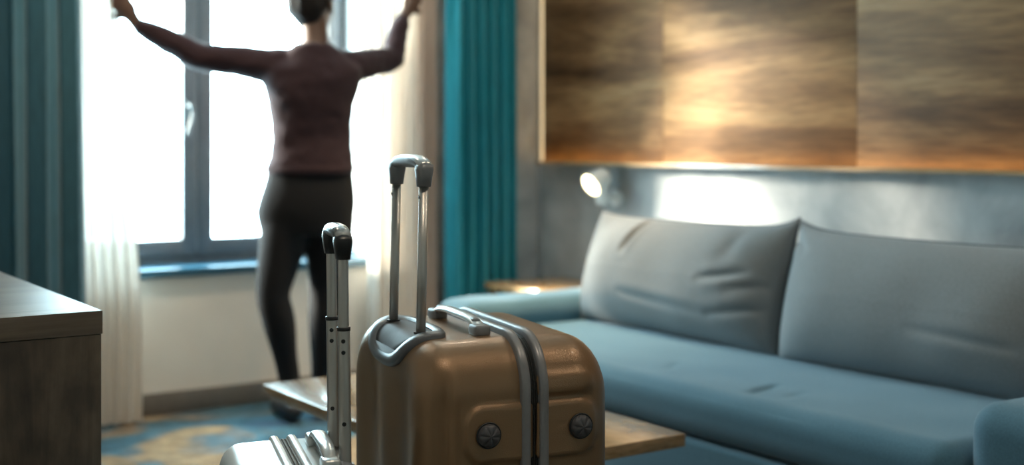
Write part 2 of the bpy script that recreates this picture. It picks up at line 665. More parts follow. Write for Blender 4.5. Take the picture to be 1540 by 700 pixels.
# ------------------------------------------------------------------ room dimensions
XL, XR = -1.0, 3.39          # left and right walls
YB, YF = 4.80, -1.60         # window wall (inner face) and the wall behind the camera
YO = 5.08                    # outer face of the window wall
ZC = 2.55
WX0, WX1, WZ0, WZ1 = 1.13, 2.48, 0.56, 2.15   # window opening


def struct(o):
    o['kind'] = 'structure'
    return o


struct(box('floor', (XL - 0.1, YF - 0.1, -0.06), (XR + 0.12, YO, 0.0), M['carpet']))
struct(box('ceiling', (XL - 0.1, YF - 0.1, ZC), (XR + 0.12, YO, ZC + 0.1), M['ceiling']))
struct(box('wall_left', (XL - 0.1, YF - 0.1, 0), (XL, YO, ZC), M['white_wall']))
struct(box('wall_front', (XL, YF - 0.1, 0), (XR, YF, ZC), M['white_wall']))
struct(box('wall_right', (XR, YF - 0.1, 0), (XR + 0.12, YO, ZC), M['concrete']))
bm = bmesh.new()
add_box(bm, (XL, YB, 0), (WX0, YO, ZC))
add_box(bm, (WX1, YB, 0), (2.70, YO, ZC))
add_box(bm, (WX0, YB, 0), (WX1, YO, WZ0))
add_box(bm, (WX0, YB, WZ1), (WX1, YO, ZC))
struct(from_bm('wall_back', bm, M['white_wall'], smooth=False))
struct(box('wall_back_grey', (2.70, YB - 0.004, 0), (XR, YO, ZC), M['concrete']))
struct(box('trim_1', (XR - 0.012, YB - 0.016, 0), (XR, YB - 0.004, ZC), M['chrome']))
struct(box('baseboard_back', (XL, YB - 0.016, 0), (2.70, YB, 0.085), M['skirting'], bevel=0.004))
struct(box('baseboard_right', (XR - 0.014, YF, 0), (XR, YB - 0.016, 0.085), M['skirting'], bevel=0.004))

# window: reveal_lining, outer frame, two sashes with panes, handle, sill
win = struct(empty('window_1', (WX0, YB, WZ0)))
W0 = Vector((WX0, YB, WZ0))


def wbox(name, lo, hi, mat, parent=win, **kw):
    off = W0 if parent is win else Vector((0, 0, 0))
    return box(name, Vector(lo) - off, Vector(hi) - off, mat, parent, **kw)


FY0, FY1 = 4.97, 5.04
bm = bmesh.new()
for lo, hi in (((WX0, YB - 0.002, WZ0), (WX0 + 0.012, FY0, WZ1)), ((WX1 - 0.012, YB - 0.002, WZ0), (WX1, FY0, WZ1)),
               ((WX0, YB - 0.002, WZ1 - 0.012), (WX1, FY0, WZ1))):
    add_box(bm, Vector(lo) - W0, Vector(hi) - W0)
from_bm('reveal_lining', bm, M['reveal'], win, smooth=False)
bm = bmesh.new()
for lo, hi in (((WX0, FY0, WZ0), (WX0 + 0.04, FY1, WZ1)), ((WX1 - 0.04, FY0, WZ0), (WX1, FY1, WZ1)),
               ((WX0, FY0, WZ0), (WX1, FY1, WZ0 + 0.045)), ((WX0, FY0, WZ1 - 0.045), (WX1, FY1, WZ1))):
    add_box(bm, Vector(lo) - W0, Vector(hi) - W0, 0.004)
sharp(from_bm('window_frame', bm, M['frame'], win))
midx = 1.803
for x0, x1 in ((WX0 + 0.035, midx - 0.002), (midx + 0.002, WX1 - 0.035)):
    s = empty('sash', (x0 - WX0, FY0 - YB - 0.02, 0.04))
    s.parent = win
    w, h, st = x1 - x0, WZ1 - WZ0 - 0.08, 0.062
    bm = bmesh.new()
    add_box(bm, (0, 0, 0), (st, 0.055, h), 0.006)
    add_box(bm, (w - st, 0, 0), (w, 0.055, h), 0.006)
    add_box(bm, (st - 0.002, 0, 0), (w - st + 0.002, 0.055, st), 0.006)
    add_box(bm, (st - 0.002, 0, h - st), (w - st + 0.002, 0.055, h), 0.006)
    sharp(from_bm('sash_frame', bm, M['frame'], s))
    box('pane', (st - 0.004, 0.026, st - 0.004), (w - st + 0.004, 0.032, h - st + 0.004), M['glass'], s)
bm = bmesh.new()
add_box(bm, (midx - 0.055 - WX0, FY0 - 0.028 - YB, 0.585), (midx - 0.027 - WX0, FY0 - 0.018 - YB, 0.665), 0.004)
add_tube(bm, [Vector((midx - 0.041, FY0 - 0.02, 1.20)) - W0, Vector((midx - 0.041, FY0 - 0.06, 1.20)) - W0], 0.009, n=12)
add_tube(bm, catmull([Vector((midx - 0.041, FY0 - 0.06, 1.20)) - W0, Vector((midx - 0.036, FY0 - 0.064, 1.16)) - W0,
                      Vector((midx - 0.055, FY0 - 0.064, 1.09)) - W0], 4), 0.009, n=10, ell=(1.3, 0.8), dome=True)
from_bm('window_handle', bm, M['handle_grey'], win)
wbox('window_sill', (WX0 - 0.05, YB - 0.035, WZ0 - 0.03), (WX1 + 0.05, FY0 + 0.01, WZ0 + 0.004), M['sill'], bevel=0.006)

# ------------------------------------------------------------------ unseen ceiling lights added for warm fill
for i, (x, y, beam, lab) in enumerate(((0.9, 1.2, 0, 'unseen fill light added in the ceiling over the suitcases'),
                                       (2.5, 1.2, 0, 'unseen fill light added in the ceiling over the near sofa arm'),
                                       (1.25, 3.95, 50, 'unseen fill light added in the ceiling behind the person'),
                                       (2.45, 3.70, 210, 'unseen fill light added in the ceiling over the far sofa arm'))):
    d = empty('ceiling_fill_light', (x, y, ZC))
    tag(d, lab, 'ceiling light', 'added ceiling fill lights')
    lathe('bezel', [(0.082, 0.0), (0.112, 0.0), (0.116, -0.004), (0.112, -0.010), (0.088, -0.012), (0.082, -0.004)], M['white_metal'], d)
    lathe('diffuser', [(0.0, -0.002), (0.084, -0.002), (0.084, -0.006), (0.0, -0.007)], M['fill_light'], d)
    if beam:
        bl = bpy.data.lights.new('fill_beam', 'SPOT')  # beam added to warm the far sofa arm and brighten the window wall
        bl.energy = beam
        bl.color = (1.0, 0.70, 0.40)
        bl.spot_size = R(60 if beam > 100 else 100)
        bl.spot_blend = 1.0
        bl.shadow_soft_size = 0.06
        blo = bpy.data.objects.new('fill_beam', bl)
        blo.location = (0, 0, -0.03)
        C.objects.link(blo)
        blo.parent = d


# ------------------------------------------------------------------ curtains
def curtain(name, xa, xb, y0, z0, z1, folds, amp, mat, label, cat, seed, thick=0.0, pull=None, nz=40, group=None):
    """pleated hanging cloth; xa(z), xb(z) are the side edges at height z; pull(x, z) moves the cloth in Y"""
    rnd = random.Random(seed)
    per = 12
    nu = folds * per
    am = [amp * rnd.uniform(0.65, 1.25) for _ in range(folds + 2)]
    ph = [rnd.uniform(-0.35, 0.35) for _ in range(folds + 2)]
    cx = (xa(1.0) + xb(1.0)) / 2
    verts, faces = [], []
    for j in range(nz + 1):
        z = z0 + (z1 - z0) * j / nz
        for i in range(nu + 1):
            u = i / nu
            f = u * folds
            k = int(min(f, folds - 1e-6))
            t = f - k
            a = am[k] * (1 - t) + am[k + 1] * t
            p = ph[k] * (1 - t) + ph[k + 1] * t
            flare = 0.8 + 0.35 * (1 - (z - z0) / (z1 - z0))
            sw = 0.25 * math.sin(z * 2.1 + k * 1.7)
            th = 2 * PI * f + p + sw
            x = xa(z) + (xb(z) - xa(z)) * u + 0.35 * a * math.sin(2 * th)
            y = y0 + a * flare * math.sin(th)
            if pull:
                y += pull(x, z)
            verts.append((x - cx, y - y0, z - z0))
    w = nu + 1
    for j in range(nz):
        for i in range(nu):
            faces.append((j * w + i, j * w + i + 1, (j + 1) * w + i + 1, (j + 1) * w + i))
    me = bpy.data.meshes.new(name)
    me.from_pydata(verts, [], faces)
    o = link(name, me, mat, loc=(cx, y0, z0))
    if thick:
        so = o.modifiers.new('thickness', 'SOLIDIFY')
        so.thickness = thick
        so.offset = 0
    tag(o, label, cat, group)
    return o


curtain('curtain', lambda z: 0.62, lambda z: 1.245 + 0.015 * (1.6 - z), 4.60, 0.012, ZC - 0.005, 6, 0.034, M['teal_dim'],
        'heavy teal curtain, haze put into its colour, at the left end of the window behind the wooden cabinet', 'curtain', 3, 0.004, group='teal window curtains')
curtain('curtain', lambda z: 2.785, lambda z: 3.125, 4.615, 0.012, ZC - 0.005, 6, 0.038, M['teal'],
        'bright teal curtain hanging between the shaded sheer fold and the grey wall', 'curtain', 5, 0.004, group='teal window curtains')
curtain('sheer_shaded_fold', lambda z: 2.672, lambda z: 2.775, 4.70, 0.012, ZC - 0.005, 3, 0.012, M['shaded_fold'],  # separate sheet drawn for the sheer's shaded fold
        'narrow fold of the sheer with shade in its beige colour, between white sheer and bright teal curtain', 'curtain', 11, 0.004)
LH = Vector((1.405, 4.645, 1.57))    # where the left hand grips the sheer
RH = Vector((2.535, 4.50, 1.60))     # where the right hand grips


def pull_left(x, z):
    return 0.0


curtain('sheer_curtain', lambda z: 1.19, lambda z: 1.405 + 0.085 * smoothstep(1.5, 0.3, z) + 0.05 * smoothstep(1.65, 2.4, z), 4.68, 0.012, ZC - 0.005, 7, 0.020, M['sheer'],
        'white sheer voile curtain pulled aside by the outstretched left hand', 'curtain', 21, group='white sheer curtains', nz=60)
curtain('sheer_curtain', lambda z: 2.44 - 0.03 * smoothstep(1.3, 1.6, z), lambda z: 2.662, 4.67, 0.012, ZC - 0.005, 6, 0.022, M['sheer'],
        'white sheer voile curtain beside its shaded fold, held by the raised right hand', 'curtain', 22, group='white sheer curtains', nz=60,
        pull=lambda x, z: -0.13 * math.exp(-((x - 2.53) / 0.07) ** 2) * math.exp(-((z - 1.62) / 0.22) ** 2))

# ------------------------------------------------------------------ wood panelling with LED edge on the right wall
PX = XR - 0.055            # front face of the panelling
PZ0, PZ1 = 0.955, 2.25
PY1 = 4.69
pan = tag(empty('wood_wall_panelling', (XR, PY1, PZ0)), 'brown wood-grain wall panelling with glowing warm edges above the sofa', 'wall panel')
y = PY1
first = None
for i, wd in enumerate((0.83, 0.99, 0.99, 0.99)):
    bm = bmesh.new()
    add_box(bm, (PX - XR, -(wd - 0.0015), 0.012), (-0.025, 0, PZ1 - PZ0), 0.002)
    o = sharp(from_bm('panel', bm, M['panel'], pan, loc=(0, y - PY1, 0)))
    y -= wd
PLEN = PY1 - y
box('batten', (-0.025, -PLEN + 0.05, 0.06), (0, -0.05, 0.12), M['cabinet'], pan)
box('batten', (-0.025, -PLEN + 0.05, 1.10), (0, -0.05, 1.16), M['cabinet'], pan)
bm = bmesh.new()
add_box(bm, (PX - XR - 0.040, -PLEN, 0.0), (-0.004, 0, 0.006))
add_box(bm, (PX - XR - 0.040, -PLEN, 0.0055), (PX - XR - 0.037, 0, 0.013))
from_bm('edge_lip', bm, M['oak'], pan, smooth=False)
box('led_strip', (PX - XR - 0.036, -PLEN, 0.0062), (PX - XR - 0.022, 0, 0.0092), M['led'], pan)
box('led_strip', (PX - XR + 0.004, 0.004, 0.0), (-0.001, 0.026, PZ1 - PZ0), M['led_side'], pan, bevel=0.003)

# ------------------------------------------------------------------ reading lamp on the right wall
lamp = tag(empty('wall_lamp', (XR, 4.215, 0.835)), 'small white reading lamp lit on the wall under the wood panelling', 'wall lamp')
lathe('wall_plate', [(0.0, 0.0), (0.034, 0.0), (0.036, 0.004), (0.036, 0.014), (0.032, 0.018), (0.0, 0.018)], M['white_metal'], lamp, (0, 0, -0.02), (-1, 0, 0))
tube('stem', [(-0.015, 0, -0.02), (-0.085, 0, -0.02)], 0.011, M['white_metal'], lamp)
bm = bmesh.new()
add_lathe(bm, [(0.0, -0.045), (0.021, -0.045), (0.026, -0.038), (0.026, 0.045), (0.021, 0.055), (0.0, 0.057)], (-0.09, 0, 0.0), (0, 0, 1))
from_bm('joint', bm, M['white_metal'], lamp)
hd = Vector((-0.84, 0.0, -0.46)).normalized()
hb = Vector((-0.085, 0.0, 0.07))
head = lathe('lamp_head', [(0.0, -0.030), (0.024, -0.029), (0.036, -0.018), (0.043, 0.02), (0.050, 0.062), (0.051, 0.072), (0.048, 0.072), (0.046, 0.066), (0.0, 0.064)],
             M['white_metal'], lamp, hb, hd)
lathe('lens', [(0.0, 0.0), (0.0455, 0.0), (0.044, 0.004), (0.025, 0.009), (0.0, 0.010)], M['lamp_lens'], head, hb + hd * 0.0655, hd)
sp = bpy.data.lights.new('lamp_beam', 'SPOT')
sp.energy = 5
sp.color = (1.0, 0.76, 0.45)
sp.spot_size = R(110)
sp.spot_blend = 0.7
sp.shadow_soft_size = 0.03
spo = bpy.data.objects.new('lamp_beam', sp)
spo.location = hb + hd * 0.085
spo.rotation_euler = hd.to_track_quat('-Z', 'Y').to_euler()
C.objects.link(spo)
spo.parent = lamp

# ------------------------------------------------------------------ sofa
SX0, SX1 = 2.165, 3.33
SY0, SY1 = 1.62, 3.60        # between the arms
SZ = 0.428
sofa = tag(empty('sofa', (SX0, SY0, 0)), 'blue-grey fabric sofa with low padded arms along the grey wall', 'sofa')
O = Vector((SX0, SY0, 0))


def sofa_disp(p):
    w = p + O
    if p.z > SZ - 0.02:
        # gentle sag plus the two short pull creases near the middle of the front edge
        p.z -= 0.010 * math.exp(-((w.y - 2.55) / 0.5) ** 2 - ((w.x - 2.5) / 0.25) ** 2)
        for (ax_, ay_, bx_, by_, d) in ((2.25, 2.28, 2.40, 2.33, 0.012), (2.31, 2.66, 2.41, 2.73, 0.006), (2.28, 2.18, 2.38, 2.22, 0.005)):
            a, b = Vector((ax_, ay_)), Vector((bx_, by_))
            q = Vector((w.x, w.y))
            t = max(0, min(1, (q - a).dot(b - a) / (b - a).length_squared))
            dist = (q - a - (b - a) * t).length
            p.z -= d * math.exp(-(dist / 0.012) ** 2) * math.sin(PI * (0.15 + 0.7 * t))
        p.z += 0.004 * mnoise.noise(Vector((w.x * 5, w.y * 5, 0)))
    p.x += 0.004 * mnoise.noise(Vector((0, w.y * 3, w.z * 6)))
    return p


rbox('seat', (0, 0.004, 0.295), (SX1 - SX0 - 0.16, SY1 - SY0 - 0.004, SZ), 0.055, M['sofa'], sofa, n=(70, 150, 6), k=6, disp=sofa_disp)
box('base', (0.006, 0.0, 0.06), (SX1 - SX0 - 0.02, SY1 - SY0, 0.292), M['sofa'], sofa, bevel=0.012, seg=3)
rbox('backrest', (SX1 - SX0 - 0.42, -0.02, 0.30), (SX1 - SX0, SY1 - SY0 + 0.02, 0.63), 0.05, M['sofa'], sofa, n=(4, 30, 8))


def arm_disp(p):
    p.z += 0.004 * mnoise.noise(p * 6)
    return p


rbox('arm', (0.03, -0.25, 0.05), (SX1 - SX0, 0.0, 0.525), 0.062, M['sofa'], sofa, n=(30, 6, 12), k=6, disp=arm_disp)
rbox('arm', (0.085, SY1 - SY0, 0.05), (SX1 - SX0, SY1 - SY0 + 0.25, 0.505), 0.062, M['sofa'], sofa, n=(30, 6, 12), k=6, disp=arm_disp)
for x in (0.10, SX1 - SX0 - 0.10):
    for y in (-0.18, SY1 - SY0 + 0.18):
        lathe('leg', [(0.0, 0.0), (0.020, 0.0), (0.026, 0.06), (0.0, 0.06)], M['black_plastic'], sofa, (x, y, 0), n=16)


def cushion(name, length, height, thick, loc, lean, rotz, roll, creases, label, seed, ears=(0.02, 0.02)):
    """boxy back cushion: local x along its length, z up, y through its thickness"""
    bm = bmesh.new()
    nu, nv = 130, 70
    grids = []

    def P(u, v, side):
        e = (1 - abs(u) ** 5) ** 0.55 * (1 - abs(v) ** 3) ** 0.50 if abs(u) < 1 and abs(v) < 1 else 0.0
        belly = 1.0 + 0.12 * (1 - v * v) - 0.18 * max(0, v)
        pinch_u = 0.030 * (1 - u * u) * abs(v) ** 3
        pinch_v = 0.030 * (1 - v * v) * abs(u) ** 3
        x = length / 2 * (u - math.copysign(pinch_v, u) if u else 0.0)
        z = height / 2 * (v - math.copysign(pinch_u * 1.3, v) if v else 0.0)
        # ears at the top corners
        if v > 0:
            k = (abs(u) ** 8) * (v ** 8)
            z += (ears[0] if u < 0 else ears[1]) * k
        y = -side * thick / 2 * e * belly
        q = Vector((x, y, z))
        if side > 0:
            for (u0, v0, u1, v1, d, wd) in creases:
                a = Vector((u0 * length / 2, v0 * height / 2))
                b = Vector((u1 * length / 2, v1 * height / 2))
                c = Vector((x, z))
                t = max(0, min(1, (c - a).dot(b - a) / (b - a).length_squared))
                dd = (c - a - (b - a) * t).length
                q.y += d * math.exp(-(dd / wd) ** 2) * math.sin(PI * (0.1 + 0.8 * t))
                q.y -= d * 0.35 * math.exp(-((dd - 2.2 * wd) / (1.6 * wd)) ** 2) * math.sin(PI * (0.1 + 0.8 * t))
        q.y += 0.006 * mnoise.noise(Vector((x * 6 + seed, z * 6, seed * 1.3))) * e
        return q
    for side in (1, -1):
        g = [[bm.verts.new(P(-1 + 2 * i / nu, -1 + 2 * j / nv, side)) for j in range(nv + 1)] for i in range(nu + 1)]
        for i in range(nu):
            for j in range(nv):
                bm.faces.new((g[i][j], g[i + 1][j], g[i + 1][j + 1], g[i][j + 1]))
    bmesh.ops.remove_doubles(bm, verts=bm.verts, dist=1e-5)
    t = tag(empty(name, loc), label, 'cushion', 'sofa back cushions')
    t.rotation_mode = 'XYZ'
    t.matrix_world = Matrix.Translation(Vector(loc)) @ Matrix.Rotation(rotz, 4, 'Z') @ Matrix.Rotation(lean, 4, 'X') @ Matrix.Rotation(roll, 4, 'Y')
    from_bm('cover', bm, M['cushion'], t)
    path = []
    m = 40
    for k in range(m):
        path.append(P(-1 + 2 * k / m, -1, 1))
    for k in range(m):
        path.append(P(1, -1 + 2 * k / m, 1))
    for k in range(m):
        path.append(P(1 - 2 * k / m, 1, 1))
    for k in range(m):
        path.append(P(-1, 1 - 2 * k / m, 1))
    path = [Vector((p.x, 0, p.z)) for p in path]
    tube('piping', path, 0.0045, M['piping'], t, n=8, closed=True, up=(0, 1, 0))
    return t


# local +x must run towards -Y (nearer), local -y faces the room (-X): rotate by -90 deg
cushion('sofa_cushion', 0.95, 0.385, 0.22, (2.775, 3.125, 0.607), R(-14), R(-90), R(0.0),
        [(-0.30, 0.95, -0.40, 0.30, 0.016, 0.011), (-0.35, -0.42, 0.55, -0.58, 0.007, 0.012), (0.55, -0.55, 0.98, -0.35, 0.010, 0.012),
         (0.45, -0.02, 0.80, 0.16, 0.011, 0.012), (0.70, -0.12, 0.97, 0.02, 0.008, 0.012), (0.66, 0.9, 0.60, 0.3, 0.006, 0.03)],
        'wrinkled grey sofa cushion at the window end, beneath the lit reading lamp', 1.0, ears=(0.012, 0.03))
cushion('sofa_cushion', 0.95, 0.385, 0.22, (2.765, 2.155, 0.605), R(-14), R(-90), R(0.0),
        [(-0.97, 0.85, -0.80, 0.62, 0.010, 0.012), (0.1, -0.30, 0.75, -0.38, 0.005, 0.012)],
        'smooth grey sofa cushion at the end near the camera, cut by the right edge', 4.0, ears=(0.025, 0.02))

# ------------------------------------------------------------------ corner side table behind the sofa
st = tag(empty('side_table', (3.13, 4.32, 0)), 'low wooden side table in the corner behind the far sofa arm', 'table')
box('tabletop', (-0.21, -0.22, 0.425), (0.21, 0.22, 0.455), M['oak'], st, bevel=0.003)
for x in (-0.18, 0.18):
    for y in (-0.19, 0.19):
        box('leg', (x - 0.018, y - 0.018, 0), (x + 0.018, y + 0.018, 0.426), M['oak_dark'], st, bevel=0.003)
box('apron', (-0.16, -0.20, 0.36), (0.16, -0.18, 0.426), M['oak_dark'], st)

# ------------------------------------------------------------------ coffee table
ct = tag(empty('coffee_table', (1.670, 2.73, 0)), 'oak coffee table on a pedestal between the suitcases and the sofa', 'table')
box('tabletop', (-0.286, -0.545, 0.350), (0.286, 0.56, 0.380), M['oak'], ct, bevel=0.002)
box('pedestal', (-0.20, -0.20, 0.02), (0.20, 0.06, 0.351), M['oak_dark'], ct, bevel=0.003)
box('foot_plate', (-0.24, -0.34, 0.0), (0.24, 0.20, 0.021), M['oak_dark'], ct, bevel=0.003)

# ------------------------------------------------------------------ wooden cabinet on the left
CBX, CBY, CBZ = 0.655, 2.28, 0.75
cab = tag(empty('wooden_cabinet', (CBX, CBY, 0)), 'dark wood-grain cabinet with a thick top at the left edge', 'cabinet')
CL, CD = 1.75, 0.75
box('top', (-CD, 0, CBZ - 0.042), (0, CL, CBZ), M['cabinet_top'], cab, bevel=0.0015)
box('side_panel', (-CD, 0.002, 0.0), (-0.002, 0.024, CBZ - 0.0425), M['cabinet'], cab, bevel=0.001)
box('side_panel', (-CD, CL - 0.024, 0.0), (-0.002, CL - 0.002, CBZ - 0.0425), M['cabinet'], cab, bevel=0.001)
box('back_panel', (-CD + 0.002, 0.024, 0.0), (-CD + 0.014, CL - 0.024, CBZ - 0.0425), M['cabinet'], cab)
box('plinth', (-CD + 0.014, 0.024, 0.0), (-0.05, CL - 0.024, 0.07), M['cabinet'], cab)
for k in range(3):
    y0 = 0.026 + k * (CL - 0.05) / 3
    d = box('door', (-0.022, y0, 0.074), (-0.004, y0 + (CL - 0.05) / 3 - 0.004, CBZ - 0.046), M['cabinet'], cab, bevel=0.001)
    box('handle', (-0.005, y0 + 0.46, 0.52), (0.014, y0 + 0.475, 0.66), M['chrome'], d, bevel=0.003)


# ------------------------------------------------------------------ suitcases
def rrect(a0, a1, b0, b1, r, ns=14, nc=14, nl=14):
    """rounded rectangle outline in (w, z) with matching topology for any radius"""
    pts = []
    cs = [((a1 - r, b1 - r), 0), ((a0 + r, b1 - r), 90), ((a0 + r, b0 + r), 180), ((a1 - r, b0 + r), 270)]
    for q, ((cx, cz), a) in enumerate(cs):
        for k in range(nc + 1):
            t = R(a + 90 * k / nc)
            pts.append((cx + r * math.cos(t), cz + r * math.sin(t)))
        nx = cs[(q + 1) % 4]
        t = R(nx[1])
        e = (nx[0][0] + r * math.cos(t), nx[0][1] + r * math.sin(t))
        p = pts[-1]
        m = nl if q in (1, 3) else ns
        for k in range(1, m):
            pts.append((p[0] + (e[0] - p[0]) * k / m, p[1] + (e[1] - p[1]) * k / m))
    return pts


def suitcase(cfg):
    """local frame: x from the back face (trolley side) to the front face, y across the width, z up"""
    W, H, Z0 = cfg['W'], cfg['H'], cfg['Z0']
    TB, GAP, TF = cfg['TB'], cfg['GAP'], cfg['TF']
    rc, re = cfg['rc'], cfg['re']
    root = tag(empty('suitcase', cfg['loc'], cfg['rot']), cfg['label'], 'suitcase')
    shell_m, rim_m, tape_m = cfg['shell'], cfg['rim'], cfg['tape']

    def half(name, x_rim, x_face, feat, re):
        D = abs(x_face - x_rim)
        sg = 1 if x_face > x_rim else -1
        bm = bmesh.new()
        rings = []
        depths = [D - re] if D > re else []
        nd = 46
        ds = [(D - re) * k / nd for k in range(nd)] + [D - re + re * math.sin(PI / 2 * k / 10) for k in range(11)]
        for d in ds:
            e = max(0.0, d - (D - re))
            ins = re - math.sqrt(max(0.0, re * re - e * e))
            ins += cfg['draft'] * d / D
            o = rrect(ins, W - ins, Z0 + ins, Z0 + H - ins, max(rc - ins * 0.6, 0.02), ns=40, nc=18, nl=120)
            rings.append([(x_rim + sg * d, a, b) for a, b in o])
        ins0 = re + cfg['draft']
        cy, cz = W / 2, Z0 + H / 2
        last = rings[-1]
        for k in range(1, 25):
            s = 1 - k / 24.5
            rings.append([(x_face, cy + (a - cy) * s, cz + (b - cz) * s) for _, a, b in last])
        add_loft(bm, rings)
        bmesh.ops.recalc_face_normals(bm, faces=bm.faces)
        bm.normal_update()
        moves = [(v, v.co + v.normal * feat(v.co)) for v in bm.verts]
        for v, c in moves:
            v.co = c
        return from_bm(name, bm, shell_m, root)

    xr0, xr1 = TB, TB + GAP
    half('back_shell', xr0, 0.0, cfg['feat_back'], re)
    half('front_shell', xr1, TB + GAP + TF, cfg['feat_front'], cfg.get('ref', re))

    def band(name, x0, x1, lift, mat, parent=root, rad=0.004):
        sec = [(x0, -0.004), (x0, lift - rad * 0.7), (x0 + rad * 0.5, lift), ((x0 + x1) / 2, lift + 0.001), (x1 - rad * 0.5, lift), (x1, lift - rad * 0.7), (x1, -0.004)]
        rings = []
        for x, l in sec:
            o = rrect(-l, W + l, Z0 - l, Z0 + H + l, rc + l, ns=24, nc=18, nl=30)
            rings.append([(x, a, b) for a, b in o])
        bm = bmesh.new()
        add_loft(bm, rings, cap=False)
        n = len(rings[0])
        return sharp(from_bm(name, bm, mat, parent), 50)

    rw = cfg['rimw']
    band('rim', xr0 - rw + 0.002, xr0 + 0.002, cfg['rimlift'], rim_m)
    band('rim', xr1 - 0.002, xr1 + rw - 0.002, cfg['rimlift'], rim_m)
    tape = band('zipper_tape', xr0 + 0.001, xr1 - 0.001, -0.003, tape_m)
    for k in range(cfg['ridges']):
        x = xr0 + (xr1 - xr0) * (k + 0.7) / (cfg['ridges'] + 0.4)
        o = rrect(0.001, W - 0.001, Z0 + 0.001, Z0 + H - 0.001, rc, ns=24, nc=18, nl=30)
        tube('zipper_coil', [(x, a, b) for a, b in o], 0.0022, tape_m, tape, n=6, closed=True, up=(1, 0, 0))

    # ---- trolley handle
    rx, w0, w1 = cfg['rod_x'], cfg['rod_w'][0], cfg['rod_w'][1]
    zt, zb = cfg['rod_top'], Z0 + H - cfg['rod_sink']
    lean = cfg['rod_lean']

    def rp(w, z):
        return Vector((rx + (z - zb) * lean, w, z))
    tr = empty('trolley_handle', (0, 0, 0))
    tr.parent = root
    for w in (w0, w1):
        if cfg['stage']:
            zs = cfg['stage']
            if w == w1:
                zs = cfg['stage2']
            bm = bmesh.new()
            add_tube(bm, [rp(w, zs - 0.01), rp(w, zt)], cfg['rod_r'] * 0.86, n=20, ell=(1.0, 0.8), up=(0, 1, 0))
            add_tube(bm, [rp(w, zb), rp(w, zs)], cfg['rod_r'], n=20, ell=(1.0, 0.85), up=(0, 1, 0))
            sharp(from_bm('rod', bm, M['alu'], tr))
            tube('rod_collar', [rp(w, zs - 0.002), rp(w, zs + 0.004)], cfg['rod_r'] * 1.1, M['black_plastic'], tr, n=20, ell=(1.0, 0.88), up=(0, 1, 0))
            vd = cfg['view']          # side of the rod that carries the rivets
            for dz in (0.018, 0.036, 0.150):
                c = rp(w, zs - dz) + Vector(vd) * cfg['rod_r'] * 0.84
                lathe('rivet', [(0.0, -0.001), (0.0036, -0.001), (0.0034, 0.0008), (0.0, 0.0012)], M['black_plastic'], tr, c, vd, n=14)
        else:
            tube('rod', [rp(w, zb), rp(w, zt)], cfg['rod_r'], M['alu'], tr, n=24, ell=(1.0, 0.85), up=(0, 1, 0))
            lathe('release_pin', [(0.0, -0.001), (0.0030, -0.001), (0.0030, 0.001), (0.0, 0.0014)], M['grey_plastic'], tr,
                  rp(w, zt - 0.022) + Vector((-cfg['rod_r'], 0, 0)), (-1, 0, 0), n=12)
    # grip: two sockets and an arched bar with a lighter cover
    gs = cfg['grip']
    for w in (w0, w1):
        sgn = 1 if w == w1 else -1
        rings = []
        for z, hx, hw in ((zt - 0.004, 0.0115, 0.0125), (zt + gs * 0.5, 0.0135, 0.0155), (zt + gs * 0.9, 0.0150, 0.0180), (zt + gs * 1.25, 0.0140, 0.0175)):
            c = rp(w, z)
            c.y += sgn * -0.001
            o = [(c.x + hx * math.copysign(abs(math.cos(a)) ** 0.6, math.cos(a)), c.y + hw * math.copysign(abs(math.sin(a)) ** 0.6, math.sin(a)), z)
                 for a in [2 * PI * k / 24 for k in range(24)]]
            rings.append(o)
        bm = bmesh.new()
        add_loft(bm, rings)
        from_bm('socket', bm, cfg['sock_m'], tr)
    path = []
    zz = zt + gs
    sp_ = w1 - w0
    for k in range(25):
        t = k / 24
        w = w0 - 0.006 + (sp_ + 0.012) * t
        bump = (1 - (2 * t - 1) ** 4) * 0.012
        path.append(rp(w, zz + bump))
    bm = bmesh.new()
    add_tube(bm, path, [0.011 + 0.002 * math.sin(PI * k / 24) for k in range(25)], n=18, ell=(1.25, 0.9), up=(0, 0, 1), dome=True)
    from_bm('grip', bm, cfg['sock_m'], tr)
    bm = bmesh.new()
    path2 = [p + Vector((0, 0, 0.0045)) for p in path]
    add_tube(bm, path2[1:-1], [0.0105] * 23, n=18, ell=(1.30, 0.75), up=(0, 0, 1), dome=True)
    from_bm('grip_cover', bm, cfg['grip_m'], tr)

    # ---- bezel: shield-shaped rim wrapping over the back top edge, with a dark well
    ztop = Z0 + H

    def surf(w, s, lift):
        """s > 0 on the top going to the front, then round the back edge, then down the back face"""
        arc = re * PI / 2
        if s >= 0:
            return Vector((re + s, w, ztop + lift))
        if s > -arc:
            a = -s / re
            return Vector((re - (re + lift) * math.sin(a), w, ztop - re + (re + lift) * math.cos(a)))
        return Vector((-lift, w, ztop - re - (-s - arc)))
    wc = (w0 + w1) / 2
    bw, s1, s0 = cfg['bez_w'], cfg['bez_s1'], cfg['bez_s0']
    loop = []
    nl = 72
    for k in range(nl):
        a = 2 * PI * k / nl
        ca, sa = math.cos(a), math.sin(a)
        ww = bw * math.copysign(abs(ca) ** 0.75, ca)
        ss = (s1 if sa > 0 else -s0) * math.copysign(abs(sa) ** (0.55 if sa > 0 else 1.0), sa) if True else 0
        if sa > 0:
            ss = s1 * abs(sa) ** 0.55
        else:
            ss = s0 * abs(sa) ** 0.9
        loop.append((wc + ww, ss))
    bm = bmesh.new()
    cl = (wc, (s0 + s1) * 0.5 * 0.7)
    rings = []
    prof = [(1.06, -0.004), (1.055, 0.0035), (1.02, 0.0065), (0.90, 0.0075), (0.78, 0.0055), (0.70, -0.002)]
    for sc, lf in prof:
        rings.append([surf(cl[0] + (w - cl[0]) * sc, cl[1] + (s - cl[1]) * sc, lf) for w, s in loop])
    add_loft(bm, rings, cap=False)
